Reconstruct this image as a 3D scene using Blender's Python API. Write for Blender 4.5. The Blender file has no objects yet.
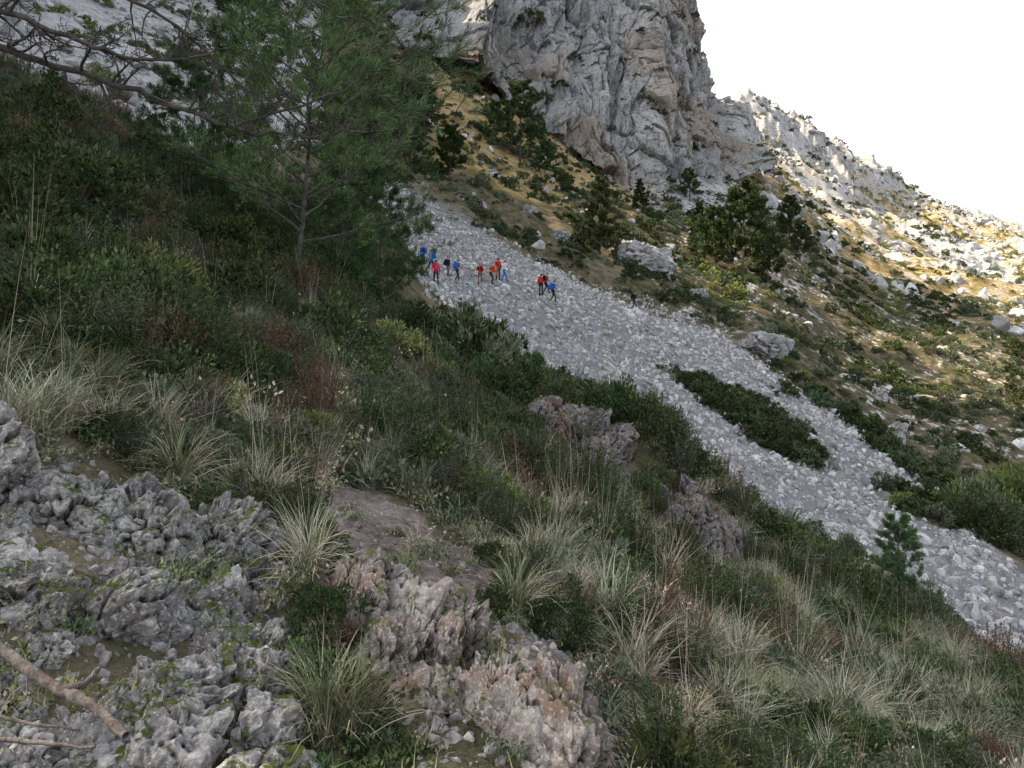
import bpy, math, random
import numpy as np
from mathutils import Vector, Matrix, Euler
F=790.0; HV=314.0
rng=np.random.default_rng(11); random.seed(5)
scene=bpy.context.scene
# ------------------------------------------------------------ noise
def hsh(*a,seed=0):
    pr=(73856093,19349663,83492791)
    h=np.full(a[0].shape,(seed*2654435761)&0xffffffff,dtype=np.uint32)
    for c,p in zip(a,pr):
        h^=(c.astype(np.int64)*p&0xffffffff).astype(np.uint32)
        h=h*np.uint32(2246822519); h^=h>>np.uint32(15)
    h=h*np.uint32(3266489917); h^=h>>np.uint32(13); h=h*np.uint32(668265263); h^=h>>np.uint32(16)
    return h.astype(np.float64)/4294967296.0
def vn2(x,y,seed=0):
    ix=np.floor(x);iy=np.floor(y);fx=x-ix;fy=y-iy
    fx=fx*fx*fx*(fx*(fx*6-15)+10);fy=fy*fy*fy*(fy*(fy*6-15)+10)
    a=hsh(ix,iy,seed=seed);b=hsh(ix+1,iy,seed=seed);c=hsh(ix,iy+1,seed=seed);d=hsh(ix+1,iy+1,seed=seed)
    return ((a*(1-fx)+b*fx)*(1-fy)+(c*(1-fx)+d*fx)*fy)*2-1
def vn3(P,seed=0):
    I=np.floor(P);f=P-I;f=f*f*f*(f*(f*6-15)+10)
    r=0
    for dx in(0,1):
        wx=f[:,0] if dx else 1-f[:,0]
        for dy in(0,1):
            wy=f[:,1] if dy else 1-f[:,1]
            for dz in(0,1):
                wz=f[:,2] if dz else 1-f[:,2]
                r=r+wx*wy*wz*hsh(I[:,0]+dx,I[:,1]+dy,I[:,2]+dz,seed=seed)
    return r*2-1
def fbm3(P,oct=4,seed=0,gain=.5,ridge=False):
    r=0;a=1;t=0
    for o in range(oct):
        n=vn3(P*(2.03**o)+o*17.3,seed+o)
        if ridge:n=1-2*np.abs(n)
        r=r+a*n;t+=a;a*=gain
    return r/t
def worley(P,seed=0):
    I=np.floor(P);F1=np.full(len(P),9.);F2=np.full(len(P),9.);bc=np.zeros_like(P);bq=np.zeros_like(P)
    for dx in(-1,0,1):
        for dy in(-1,0,1):
            for dz in(-1,0,1):
                c=I+np.array([dx,dy,dz])
                q=np.stack([c[:,k]+hsh(c[:,0],c[:,1],c[:,2],seed=seed+k) for k in range(3)],1)
                d=np.linalg.norm(P-q,axis=1)
                n=d<F1
                F2=np.where(n,F1,np.minimum(F2,d))
                bc[n]=c[n];bq[n]=q[n]
                F1=np.where(n,d,F1)
    cid=hsh(bc[:,0],bc[:,1],bc[:,2],seed=seed+9)
    dr=np.stack([hsh(bc[:,0],bc[:,1],bc[:,2],seed=seed+10+k)*2-1 for k in range(3)],1)
    return F1,F2,cid,((P-bq)*dr).sum(1)
def sst(x,a,b):
    t=np.clip((x-a)/(b-a),0,1);return t*t*(3-2*t)
def inpoly(px,py,poly):
    r=np.zeros(px.shape,bool);n=len(poly)
    for i in range(n):
        x1,y1=poly[i];x2,y2=poly[(i+1)%n]
        if y1==y2: continue
        c=((y1>py)!=(y2>py))&(px<(x2-x1)*(py-y1)/(y2-y1)+x1)
        r^=c
    return r
# ------------------------------------------------------------ mesh helpers
def mesh_np(name,V,Fc,mats=(),smooth=False,midx=None):
    me=bpy.data.meshes.new(name)
    V=np.asarray(V,np.float32);Fc=np.asarray(Fc,np.int32)
    me.vertices.add(len(V));me.vertices.foreach_set('co',V.ravel())
    n,k=Fc.shape
    me.loops.add(n*k);me.loops.foreach_set('vertex_index',Fc.ravel())
    me.polygons.add(n);me.polygons.foreach_set('loop_start',np.arange(0,n*k,k,dtype=np.int32))
    if midx is not None: me.polygons.foreach_set('material_index',np.asarray(midx,np.int32))
    me.polygons.foreach_set('use_smooth',np.full(n,smooth))
    me.update(calc_edges=True)
    for m in mats: me.materials.append(m)
    return me
def add(name,me,parent=None,loc=None):
    o=bpy.data.objects.new(name,me);scene.collection.objects.link(o)
    if parent:o.parent=parent
    if loc is not None:o.location=loc
    return o
class Geo:
    def __init__(s): s.V=[];s.F=[];s.M=[];s.n=0
    def add(s,V,Fc,m=0):
        V=np.asarray(V,float);Fc=np.asarray(Fc,int)
        s.V.append(V);s.F.append(Fc+s.n);s.M.append(np.full(len(Fc),m));s.n+=len(V)
    def mesh(s,name,mats,smooth=False):
        return mesh_np(name,np.concatenate(s.V),np.concatenate(s.F),mats,smooth,np.concatenate(s.M))
def unit(v): return v/np.maximum(np.linalg.norm(v,axis=-1,keepdims=True),1e-9)
def leaves(C,D,L,Wd,rg,fold=.0):
    n=len(C);D=unit(D);R=unit(np.cross(D,rg.normal(size=(n,3))))
    L=np.broadcast_to(L,(n,))[:,None];Wd=np.broadcast_to(Wd,(n,))[:,None]
    a=C;b=C+D*L*.45+R*Wd*.5;c=C+D*L;d=C+D*L*.45-R*Wd*.5
    V=np.stack([a,b,c,d],1).reshape(-1,3);Fc=np.arange(4*n).reshape(n,4)
    return V,Fc
def blades(n,L,Wd,base_r,th0,th1,rg,K=4,bias=None):
    ang=rg.uniform(0,2*np.pi,n);h=np.stack([np.cos(ang),np.sin(ang)],1)
    if bias is not None: h=unit(h+np.array(bias)[None])
    br=base_r*np.sqrt(rg.uniform(0,1,n))
    ang2=rg.uniform(0,2*np.pi,n)
    P=np.zeros((n,3));P[:,0]=br*np.cos(ang2);P[:,1]=br*np.sin(ang2)
    Ls=rg.uniform(L[0],L[1],n);t0=rg.uniform(*th0,n);t1=rg.uniform(*th1,n)
    sd=np.stack([-h[:,1],h[:,0],np.zeros(n)],1);sd=unit(sd+rg.normal(size=(n,3))*.3)
    rows=[]
    for k in range(K+1):
        t=k/K;w=Wd*(1-t**1.6)*.5+.0006
        rows.append(P+sd*w);rows.append(P-sd*w)
        th=t0+(t1-t0)*((t+.5/K)**1.2)
        st=(Ls/K)[:,None]
        P=P+np.concatenate([h*np.sin(th)[:,None],np.cos(th)[:,None]],1)*st
    V=np.stack(rows,1)
    base=np.arange(n)[:,None]*(2*(K+1))
    fs=[]
    for k in range(K):
        fs.append(np.concatenate([base+2*k,base+2*k+1,base+2*k+3,base+2*k+2],1))
    return V.reshape(-1,3),np.stack(fs,1).reshape(-1,4)
def tube(pts,rad,ns=6):
    pts=np.asarray(pts,float);n=len(pts)
    T=np.gradient(pts,axis=0);T=unit(T)
    ref=np.array([0.13,.21,1.]) if abs(T[:,2]).mean()<.8 else np.array([1.,.1,.1])
    A=unit(np.cross(T,ref));B=np.cross(T,A)
    th=np.linspace(0,2*np.pi,ns,endpoint=False)
    rad=np.asarray(rad,float)
    V=(pts[:,None]+rad[:,None,None]*(A[:,None]*np.cos(th)[None,:,None]+B[:,None]*np.sin(th)[None,:,None])).reshape(-1,3)
    Fc=[]
    for i in range(n-1):
        for j in range(ns):
            k=(j+1)%ns;Fc.append((i*ns+j,i*ns+k,(i+1)*ns+k,(i+1)*ns+j))
    return V,np.array(Fc)
# ------------------------------------------------------------ material helpers
class NT:
    def __init__(s,name):
        s.m=bpy.data.materials.new(name);s.m.use_nodes=True;s.t=s.m.node_tree;s.t.nodes.clear()
        s.out=s.n('ShaderNodeOutputMaterial')
    def n(s,ty,**kw):
        x=s.t.nodes.new(ty)
        for k,v in kw.items(): setattr(x,k,v)
        return x
    def l(s,a,b): s.t.links.new(a,b)
    def noise(s,vec,scale,detail=4,rough=.55):
        x=s.n('ShaderNodeTexNoise');x.inputs['Scale'].default_value=scale;x.inputs['Detail'].default_value=detail;x.inputs['Roughness'].default_value=rough
        if vec is not None:s.l(vec,x.inputs['Vector'])
        return x.outputs['Fac']
    def ramp(s,fac,stops,interp='LINEAR'):
        x=s.n('ShaderNodeValToRGB');r=x.color_ramp;r.interpolation=interp
        while len(r.elements)>1:r.elements.remove(r.elements[-1])
        r.elements[0].position=stops[0][0];c=stops[0][1];r.elements[0].color=(*c,1) if len(c)==3 else c
        for p,c in stops[1:]:
            e=r.elements.new(p);e.color=(*c,1)
        s.l(fac,x.inputs['Fac']);return x.outputs['Color']
    def step(s,fac,a,b):
        x=s.n('ShaderNodeMapRange');x.interpolation_type='SMOOTHSTEP';x.inputs['From Min'].default_value=a;x.inputs['From Max'].default_value=b
        s.l(fac,x.inputs['Value']);return x.outputs['Result']
    def math(s,op,a,b=None,clamp=False):
        x=s.n('ShaderNodeMath');x.operation=op;x.use_clamp=clamp
        for i,v in enumerate((a,b)):
            if v is None:continue
            if isinstance(v,(int,float)):x.inputs[i].default_value=v
            else:s.l(v,x.inputs[i])
        return x.outputs[0]
    def mix(s,fac,a,b,mode='MIX'):
        x=s.n('ShaderNodeMix');x.data_type='RGBA';x.blend_type=mode
        for sock,v in((x.inputs[0],fac),(x.inputs[6],a),(x.inputs[7],b)):
            if isinstance(v,(int,float)):sock.default_value=v
            elif isinstance(v,tuple):sock.default_value=(*v,1)
            else:s.l(v,sock)
        return x.outputs[2]
    def bump(s,h,strength,dist,normal=None):
        x=s.n('ShaderNodeBump');x.inputs['Strength'].default_value=strength;x.inputs['Distance'].default_value=dist
        s.l(h,x.inputs['Height'])
        if normal is not None:s.l(normal,x.inputs['Normal'])
        return x.outputs['Normal']
    def bsdf(s,col,rough=.85,normal=None,spec=.2):
        x=s.n('ShaderNodeBsdfDiffuse');x.inputs['Roughness'].default_value=.5
        if isinstance(col,tuple):x.inputs['Color'].default_value=(*col,1)
        else:s.l(col,x.inputs['Color'])
        if normal is not None:s.l(normal,x.inputs['Normal'])
        return x.outputs[0]
    def fin(s,sh): s.l(sh,s.out.inputs['Surface']);return s.m
def leafmat(name,cols,vary=.6):
    s=NT(name);g=s.n('ShaderNodeNewGeometry');oi=s.n('ShaderNodeObjectInfo')
    st=[(i/(len(cols)-1) if len(cols)>1 else 0,c) for i,c in enumerate(cols)]
    c=s.ramp(g.outputs['Random Per Island'],st)
    b=s.math('ADD',s.math('MULTIPLY',oi.outputs['Random'],vary),1-vary*.5)
    hs=s.n('ShaderNodeHueSaturation');s.l(c,hs.inputs['Color']);s.l(b,hs.inputs['Value']);hs.inputs['Saturation'].default_value=.9
    hv=s.math('ADD',s.math('MULTIPLY',s.math('FRACT',s.math('MULTIPLY',oi.outputs['Random'],7.3)),.07),.452)
    s.l(hv,hs.inputs['Hue'])
    d=s.n('ShaderNodeBsdfDiffuse');s.l(hs.outputs[0],d.inputs[0])
    return s.fin(d.outputs[0])
def rockmat(name,dark,mid,light,scale=1.,moss=None,lichen=True,crack=.6,objvar=0.,warm=None,cheap=False):
    s=NT(name);tc=s.n('ShaderNodeTexCoord');v=tc.outputs['Object'];g=s.n('ShaderNodeNewGeometry')
    n1=s.noise(v,1.3*scale,3 if cheap else 6,.65);n2=s.noise(v,9*scale,3 if cheap else 5,.72)
    f=s.math('ADD',s.math('MULTIPLY',n1,.55),s.math('MULTIPLY',n2,.45))
    c=s.ramp(f,[(.36,dark),(.47,mid),(.59,light)])
    if warm: c=s.mix(s.step(s.noise(v,2.1*scale,4,.6),.5,.66),c,warm)
    if lichen:
        c=s.mix(s.math('MULTIPLY',s.step(s.noise(v,20*scale,3,.6),.55,.62),.6),c,tuple(min(.6,x*1.35) for x in light))
    if not cheap: c=s.mix(s.math('MULTIPLY',s.step(g.outputs['Pointiness'],.505,.43),.9),c,tuple(x*.15 for x in dark))  # crevice shade put into the colour: concave parts darkened
    if moss:
        sn=s.n('ShaderNodeSeparateXYZ');s.l(g.outputs['Normal'],sn.inputs[0])
        mm=s.math('MULTIPLY',s.step(sn.outputs['Z'],.35,.8),s.step(s.noise(v,2.7*scale,5,.65),.47,.55))
        c=s.mix(mm,c,s.ramp(n2,[(.35,(.03,.04,.012)),(.6,moss)]))
    if objvar:
        oi=s.n('ShaderNodeObjectInfo');hs=s.n('ShaderNodeHueSaturation');s.l(c,hs.inputs['Color'])
        s.l(s.math('ADD',s.math('MULTIPLY',oi.outputs['Random'],objvar),1-objvar*.5),hs.inputs['Value']);c=hs.outputs[0]
    nb=None if cheap else s.bump(n2,.8,.07/scale)
    return s.fin(s.bsdf(c,.9,nb,.15))
def plain(name,c,rough=.8):
    s=NT(name);tc=s.n('ShaderNodeTexCoord');n=s.noise(tc.outputs['Object'],14,3)
    return s.fin(s.bsdf(s.ramp(n,[(.3,tuple(x*.75 for x in c)),(.7,tuple(min(1,x*1.2) for x in c))]),rough))
# ------------------------------------------------------------ terrain control
COL={
-300:[(.8,1500),(2,780),(3,500),(5,300),(10,130),(30,-60),(60,-150),(105,-350),(150,-140),(250,-120),(400,-60),(600,50),(1500,250)],
0:[(.8,1750),(2.6,800),(3.3,610),(4.2,460),(7,330),(14,200),(30,95),(50,25),(65,-40),(105,-250),(145,-110),(200,-110),(300,-100),(500,20),(1500,250)],
100:[(.8,1800),(2.6,800),(3.4,640),(4.3,500),(7,360),(14,235),(30,135),(50,75),(70,20),(105,-160),(145,-110),(200,-110),(300,-90),(500,50),(1500,250)],
200:[(.8,1850),(2.7,800),(3.6,645),(4.6,530),(7,420),(12,320),(22,225),(40,145),(60,90),(90,20),(110,-80),(145,-110),(210,-120),(300,-80),(500,80),(1500,260)],
300:[(.8,1870),(2.8,785),(3.6,665),(4.8,548),(7,480),(9,430),(12,365),(22,272),(40,205),(60,165),(90,90),(130,0),(170,-60),(220,-100),(300,-80),(500,100),(1500,270)],
365:[(.8,1880),(2.8,780),(3.7,675),(4.6,560),(7.5,488),(9,452),(13,385),(25,302),(45,245),(65,200),(80,175),(110,110),(150,50),(180,-20),(230,-90),(300,-60),(500,120),(1500,270)],
430:[(.8,1880),(2.8,780),(3.6,690),(4.3,600),(7,510),(10,447),(17,378),(30,326),(45,305),(57,292),(75,225),(110,150),(150,85),(180,40),(230,-80),(300,-30),(500,130),(1500,280)],
512:[(.8,1900),(2.8,785),(3.4,710),(4.2,630),(5.6,580),(8,522),(14,435),(22,375),(34,378),(50,342),(60,291),(75,255),(110,200),(150,130),(185,95),(230,-30),(300,20),(500,140),(1500,290)],
600:[(.8,1900),(3,785),(3.8,715),(5.5,635),(9,550),(13,490),(15.2,455),(16.4,402),(24,425),(46,384),(72,300),(90,262),(120,225),(160,190),(190,165),(235,40),(300,80),(500,140),(1500,290)],
700:[(.8,1900),(3.3,795),(4.5,725),(7,645),(11,590),(15,560),(16.2,490),(18,482),(25,515),(42,452),(58,385),(75,325),(95,285),(130,240),(180,195),(215,168),(235,150),(300,145),(420,125),(520,115),(1500,290)],
760:[(.8,1900),(3.6,795),(5,735),(8,665),(13,605),(17,552),(25,565),(40,492),(52,430),(70,352),(95,300),(130,262),(180,225),(240,195),(330,165),(430,135),(520,108),(700,200),(1500,300)],
830:[(.8,1950),(4,795),(6,725),(10,660),(15,612),(20,600),(37,530),(48,465),(60,410),(80,375),(110,335),(160,295),(230,255),(330,210),(430,175),(560,140),(750,220),(1500,300)],
900:[(.8,1950),(4.4,795),(7,722),(12,665),(17,640),(24,640),(34,562),(45,500),(52,472),(70,430),(100,385),(150,340),(220,295),(320,250),(450,215),(620,188),(850,240),(1500,305)],
1024:[(.8,2000),(5,795),(8,745),(14,710),(20,695),(28,665),(36,590),(42,550),(60,480),(85,430),(120,385),(170,352),(250,310),(370,270),(520,243),(750,220),(1000,260),(1500,305)],
1300:[(.8,2100),(5.5,850),(9,810),(16,810),(30,800),(40,740),(60,620),(85,560),(120,500),(170,440),(250,380),(370,330),(520,300),(750,280),(1000,290),(1500,310)],
2300:[(.8,2200),(5,1100),(20,1100),(60,900),(170,600),(500,420),(1500,330)]}
us=sorted(COL)
A=np.concatenate([np.linspace(-3.6,-.8,110,endpoint=False),np.linspace(-.8,.8,820,endpoint=False),np.linspace(.8,3,80)])
LY=np.linspace(math.log(.7),math.log(1500),820)
colT=np.stack([np.interp(LY,[math.log(p[0]) for p in COL[u]],[(HV-p[1])/F for p in COL[u]]) for u in us])
ca=np.array([(u-512)/F for u in us])
Au=np.linspace(-3.6,3,1320)
T=np.stack([np.interp(Au,ca,colT[:,j]) for j in range(len(LY))],1)
def blur(M,sig,axis):
    r=int(sig*3)+1;k=np.exp(-.5*(np.arange(-r,r+1)/sig)**2);k/=k.sum()
    idx=np.clip(np.arange(-r,M.shape[axis]+r),0,M.shape[axis]-1)
    P=np.take(M,idx,axis=axis);out=0
    for i,w in enumerate(k):
        out=out+w*np.take(P,np.arange(i,i+M.shape[axis]),axis=axis)
    return out
T=blur(T,6,0);T=blur(T,4,1)
T=np.stack([np.interp(A,Au,T[:,j]) for j in range(len(LY))],1)
Y=np.exp(LY)[None,:]*np.ones((len(A),1));X=A[:,None]*Y
d=np.maximum(0,-X-.72*Y-6);E=2*d;E=230*(1-np.exp(-E/230))*(1-sst(Y,100,140))  # out-of-view rise on the left, added to keep sun off the near slope
Z=T*Y+E
U0=512+F*X/Y;V0=HV-F*Z/Y
SCREE=[(362,172),(400,188),(440,208),(520,252),(600,290),(650,302),(700,318),(745,345),(800,385),(850,425),(930,490),(960,520),(1024,575),(1150,660),(1150,790),(1024,690),(960,640),(900,590),(830,540),(760,520),(700,485),(640,440),(560,385),(500,345),(470,310),(425,300),(415,262),(385,215)]
ISL=[(652,366),(700,379),(760,400),(800,425),(842,462),(815,468),(770,452),(735,425),(700,400)]
ISL2=[(850,470),(905,490),(965,530),(940,528),(890,505)]
PATH1=[(300,492),(375,488),(430,515),(480,555),(512,600),(475,608),(410,582),(320,548)]
PATH2=[(510,605),(545,632),(600,690),(650,790),(560,790),(540,700)]
PATH3=[(370,422),(435,420),(452,450),(378,452)]
TRAIL=[(610,300),(660,303),(745,338),(745,350),(690,335),(620,322)]
def jit(u,v,y):
    k=6*vn2(u/23+3,y*1.1,61)+5*vn2(u/9,y*2.3,62)
    return u+k,v+k*.6
def m_isl(u,v,y):
    a,b=jit(u,v,y);return (inpoly(a,b,ISL)|inpoly(a,b,ISL2))&(y>30)&(y<100)
def m_scree(u,v,y): return inpoly(*jit(u,v,y),SCREE)&(y>25)&(y<105)&~m_isl(u,v,y)
def m_path(u,v,y): return (inpoly(u,v,PATH1)|inpoly(u,v,PATH2)|inpoly(u,v,PATH3))&(y<14)
sc=m_scree(U0,V0,Y).astype(float);pa=m_path(U0,V0,Y).astype(float)
tr=(inpoly(U0,V0,TRAIL)&(Y>60)&(Y<110)).astype(float)
sc=blur(blur(sc,1.5,0),1.5,1);pa=blur(blur(pa,5,0),3,1)
nz=np.zeros_like(Z)
for i,lam in enumerate([.05,.11,.23,.5,1,2,4,8,16,32,64]):
    r=lam/Y
    w=sst(r,.005,.016)*(1-sst(r,.18,.45))
    if w.max()<=0:continue
    amp=.09*lam
    n=vn2(X/lam,Y/lam,seed=i)+.5*vn2(X/lam*2.1+9,Y/lam*2.1,seed=i+40)
    att=1-.6*sc-(.3*pa if lam>.4 else 0)
    nz+=amp*w*n*att
rk=sst(Y,230,330)
P3=np.stack([X.ravel()/30,Y.ravel()/45,0*X.ravel()],1)
sel=(Y.ravel()>230)
cr=np.zeros(X.size);cr[sel]=np.maximum(0,fbm3(P3[sel],5,77,.6,True)-.24)
cr=cr.reshape(X.shape)
ridgeB=sst(Y,380,480)*(U0>740)*(1-sst(U0,860,930)*.7)
nz+=cr*rk*(5+18*ridgeB)
Z=Z+nz;T=Z/Y
B=np.zeros_like(Z)
B+=.53*((U0<330)&(V0<150)&(Y>32))
B+=.51*((U0<750)&(Y>165))
B=np.maximum(B,(U0>=750)*(.39*sst(Y,190,300)+cr*.55*sst(Y,220,300)))
B=np.maximum(B,.40*((Y<5)&(U0<330)))
B=np.maximum(B,.41*((Y>60)&(U0>640)))
B=blur(blur(B,4,0),4,1)
def ground(x,y):
    x=np.asarray(x,float);y=np.asarray(y,float)
    a=x/y;ly=np.log(y)
    ia=np.clip(np.searchsorted(A,a)-1,0,len(A)-2);fa=np.clip((a-A[ia])/(A[ia+1]-A[ia]),0,1)
    q=(ly-LY[0])/(LY[1]-LY[0]);iy=np.clip(np.floor(q).astype(int),0,len(LY)-2);fy=np.clip(q-iy,0,1)
    t=(Z[ia,iy]*(1-fa)+Z[ia+1,iy]*fa)*(1-fy)+(Z[ia,iy+1]*(1-fa)+Z[ia+1,iy+1]*fa)*fy
    return t
nA,nY=X.shape
V=np.stack([X,Y,Z],2).reshape(-1,3)
ii=np.arange(nA-1)[:,None]*nY+np.arange(nY-1)[None,:]
Fc=np.stack([ii,ii+nY,ii+nY+1,ii+1],2).reshape(-1,4)
s=NT('hillside_ground');tc=s.n('ShaderNodeTexCoord');v=tc.outputs['Object']
at=s.n('ShaderNodeAttribute',attribute_name='mask');sp=s.n('ShaderNodeSeparateColor');s.l(at.outputs['Color'],sp.inputs[0])
at2=s.n('ShaderNodeAttribute',attribute_name='far')
nb=s.noise(v,.12,6,.7);nm=s.noise(v,1.1,5,.68);nf=s.noise(v,14,3,.7)
veg=s.ramp(s.math('ADD',s.math('MULTIPLY',nb,.4),s.math('MULTIPLY',nm,.6)),[(.36,(.035,.04,.02)),(.45,(.075,.072,.04)),(.53,(.135,.11,.07)),(.62,(.2,.165,.115))])
fv=s.ramp(nb,[(.38,(.09,.08,.03)),(.46,(.26,.195,.085)),(.58,(.44,.32,.16))])
veg=s.mix(at2.outputs['Fac'],veg,fv)
veg=s.mix(s.math('MULTIPLY',s.step(nf,.4,.6),.5),veg,s.mix(.5,veg,(.02,.022,.012)))
rock=s.ramp(s.math('ADD',s.math('MULTIPLY',nf,.5),s.math('MULTIPLY',nm,.5)),[(.36,(.12,.115,.11)),(.48,(.32,.31,.3)),(.6,(.5,.49,.47))])
rm=s.step(s.math('ADD',s.math('ADD',s.math('MULTIPLY',nb,.5),s.math('MULTIPLY',nm,.5)),sp.outputs[2]),.95,1.0)
c=s.mix(rm,veg,rock)
soil=s.ramp(s.math('ADD',s.math('MULTIPLY',nf,.5),s.math('MULTIPLY',nm,.5)),[(.36,(.06,.045,.037)),(.48,(.15,.118,.1)),(.6,(.25,.21,.185))])
c=s.mix(s.math('MULTIPLY',sp.outputs[1],s.step(s.math('ADD',nm,sp.outputs[1]),.8,1.2)),c,soil)
scol=s.ramp(nm,[(.3,(.14,.135,.135)),(.7,(.26,.255,.25))])
c=s.mix(sp.outputs[0],c,scol)
nn=s.bump(nf,.9,.06,s.bump(nm,.8,.3))
terr_mat=s.fin(s.bsdf(c,.95,nn,.1))
me=mesh_np('hillside_terrain',V,Fc,[terr_mat],True)
ca_=me.color_attributes.new('mask','FLOAT_COLOR','POINT')
mk=np.stack([np.clip(sc,0,1),np.clip(pa+.8*tr,0,1),B,np.ones_like(B)],2).reshape(-1,4).astype(np.float32)
ca_.data.foreach_set('color',mk.ravel())
fa_=me.attributes.new('far','FLOAT','POINT')
far_sunstrip_m=np.clip(sst(Y,150,300)*sst(U0,600,800)+.9*((U0>430)&(U0<640)&(Y>110)&(V0<200)&(V0>60)),0,1)  # second term puts sunlight into the colour of the dry grass strip
fa_.data.foreach_set('value',blur(far_sunstrip_m,5,0).ravel().astype(np.float32))
add('hillside_terrain',me)
# ------------------------------------------------------------ instancing
def proto_coll(name,meshes):
    c=bpy.data.collections.new(name)
    for i,m in enumerate(meshes):
        o=bpy.data.objects.new(f'{name}_{chr(97+i)}',m);c.objects.link(o)
    return c
def instancer(name,coll,P,R,S,I):
    n=len(P);me=bpy.data.meshes.new(name);me.vertices.add(n);me.vertices.foreach_set('co',np.asarray(P,np.float32).ravel())
    for nm,arr in(('rot',R),('scl',S)):
        a=me.attributes.new(nm,'FLOAT_VECTOR','POINT');a.data.foreach_set('vector',np.asarray(arr,np.float32).ravel())
    a=me.attributes.new('pidx','INT','POINT');a.data.foreach_set('value',np.asarray(I,np.int32))
    me.update();o=add(name,me)
    g=bpy.data.node_groups.new(name+'_nodes','GeometryNodeTree')
    g.interface.new_socket('Geometry',in_out='INPUT',socket_type='NodeSocketGeometry')
    g.interface.new_socket('Geometry',in_out='OUTPUT',socket_type='NodeSocketGeometry')
    gi=g.nodes.new('NodeGroupInput');go=g.nodes.new('NodeGroupOutput')
    ci=g.nodes.new('GeometryNodeCollectionInfo');ci.inputs['Collection'].default_value=coll
    ci.inputs['Separate Children'].default_value=True;ci.inputs['Reset Children'].default_value=True
    ip=g.nodes.new('GeometryNodeInstanceOnPoints');ip.inputs['Pick Instance'].default_value=True
    def na(nm,ty):
        x=g.nodes.new('GeometryNodeInputNamedAttribute');x.data_type=ty;x.inputs['Name'].default_value=nm
        return [q for q in x.outputs if q.enabled and q.name=='Attribute'][0]
    er=g.nodes.new('FunctionNodeEulerToRotation')
    L=g.links.new
    L(gi.outputs[0],ip.inputs['Points']);L(ci.outputs[0],ip.inputs['Instance'])
    L(na('rot','FLOAT_VECTOR'),er.inputs[0]);L(er.outputs[0],ip.inputs['Rotation'])
    L(na('scl','FLOAT_VECTOR'),ip.inputs['Scale']);L(na('pidx','INT'),ip.inputs['Instance Index'])
    L(ip.outputs[0],go.inputs[0])
    m=o.modifiers.new('instances','NODES');m.node_group=g
    return o
# ------------------------------------------------------------ plant materials
m_lent=leafmat('mastic_leaves',[(.018,.034,.014),(.044,.074,.024),(.095,.135,.045),(.03,.053,.021)])
m_rose=leafmat('rosemary_leaves',[(.03,.052,.028),(.068,.097,.05),(.12,.14,.075)])
m_cist=leafmat('cistus_leaves',[(.06,.088,.048),(.115,.14,.08),(.18,.19,.125)])
m_heat=leafmat('heather_leaves',[(.06,.065,.025),(.14,.075,.042),(.19,.1,.055),(.08,.08,.038)])
m_yel=leafmat('euphorbia_leaves',[(.08,.12,.03),(.15,.19,.05),(.23,.25,.08)])
m_gras=leafmat('grass_blades',[(.07,.1,.045),(.13,.16,.075),(.23,.23,.12),(.38,.33,.21)])
m_grsb=leafmat('reed_grass_blades',[(.1,.14,.075),(.19,.22,.13),(.32,.31,.2),(.5,.45,.32)])
m_straw=leafmat('dry_grass',[(.25,.2,.12),(.42,.35,.23),(.55,.48,.34)])
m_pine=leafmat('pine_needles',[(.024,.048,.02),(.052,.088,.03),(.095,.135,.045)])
m_pinel=leafmat('lit_pine_needles',[(.05,.1,.033),(.105,.17,.055),(.21,.28,.085)])  # paler needles: sunlight on the crown put into the colour
m_piney=leafmat('young_pine_needles',[(.04,.085,.032),(.08,.14,.055),(.13,.2,.08)])
m_fl=leafmat('far_mastic',[(.025,.042,.018),(.05,.075,.028),(.09,.115,.045)])
m_twig=plain('twig_bark',(.09,.07,.055))
m_bark=rockmat('pine_bark',(.035,.03,.027),(.075,.065,.058),(.13,.115,.105),6,None,False)
# ------------------------------------------------------------ plant prototypes (unit width 1)
def leafy(name,seed,mat,ncl=70,nl=42,ll=.055,lw=.026,flat=.85):
    rg=np.random.default_rng(seed);g=Geo()
    d=unit(rg.normal(size=(ncl,3)));d[:,2]=np.abs(d[:,2])*1.05-.12
    lump=1+.35*fbm3(d*1.9+seed*3.1,2,seed)
    r=(.28+.2*rg.uniform(0,1,ncl)**.5)*lump
    C=d*r[:,None]*np.array([1,1,flat*1.25])
    C[:,2]=np.maximum(C[:,2],.02)
    ci=rg.integers(0,ncl,ncl*nl)
    cr_=rg.uniform(.05,.1,ncl)
    off=unit(rg.normal(size=(ncl*nl,3)))*(rg.uniform(0,1,(ncl*nl,1))**.5)*cr_[ci][:,None]
    Pp=C[ci]+off
    D=unit(off)*.6+unit(Pp)*.7+np.array([0,0,.35])+rg.normal(size=Pp.shape)*.4
    Vv,Ff=leaves(Pp,D,rg.uniform(.7,1.2,len(Pp))*ll,rg.uniform(.7,1.2,len(Pp))*lw,rg);g.add(Vv,Ff,0)
    for k in range(min(ncl,16)):
        p=np.array([[rg.normal()*.03,rg.normal()*.03,-.03],C[k]*.5+rg.normal(size=3)*.02,C[k]])
        Vv,Ff=tube(p,[.008,.005,.002],3);g.add(Vv,Ff,1)
    return g.mesh(name,[mat,m_twig])
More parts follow.
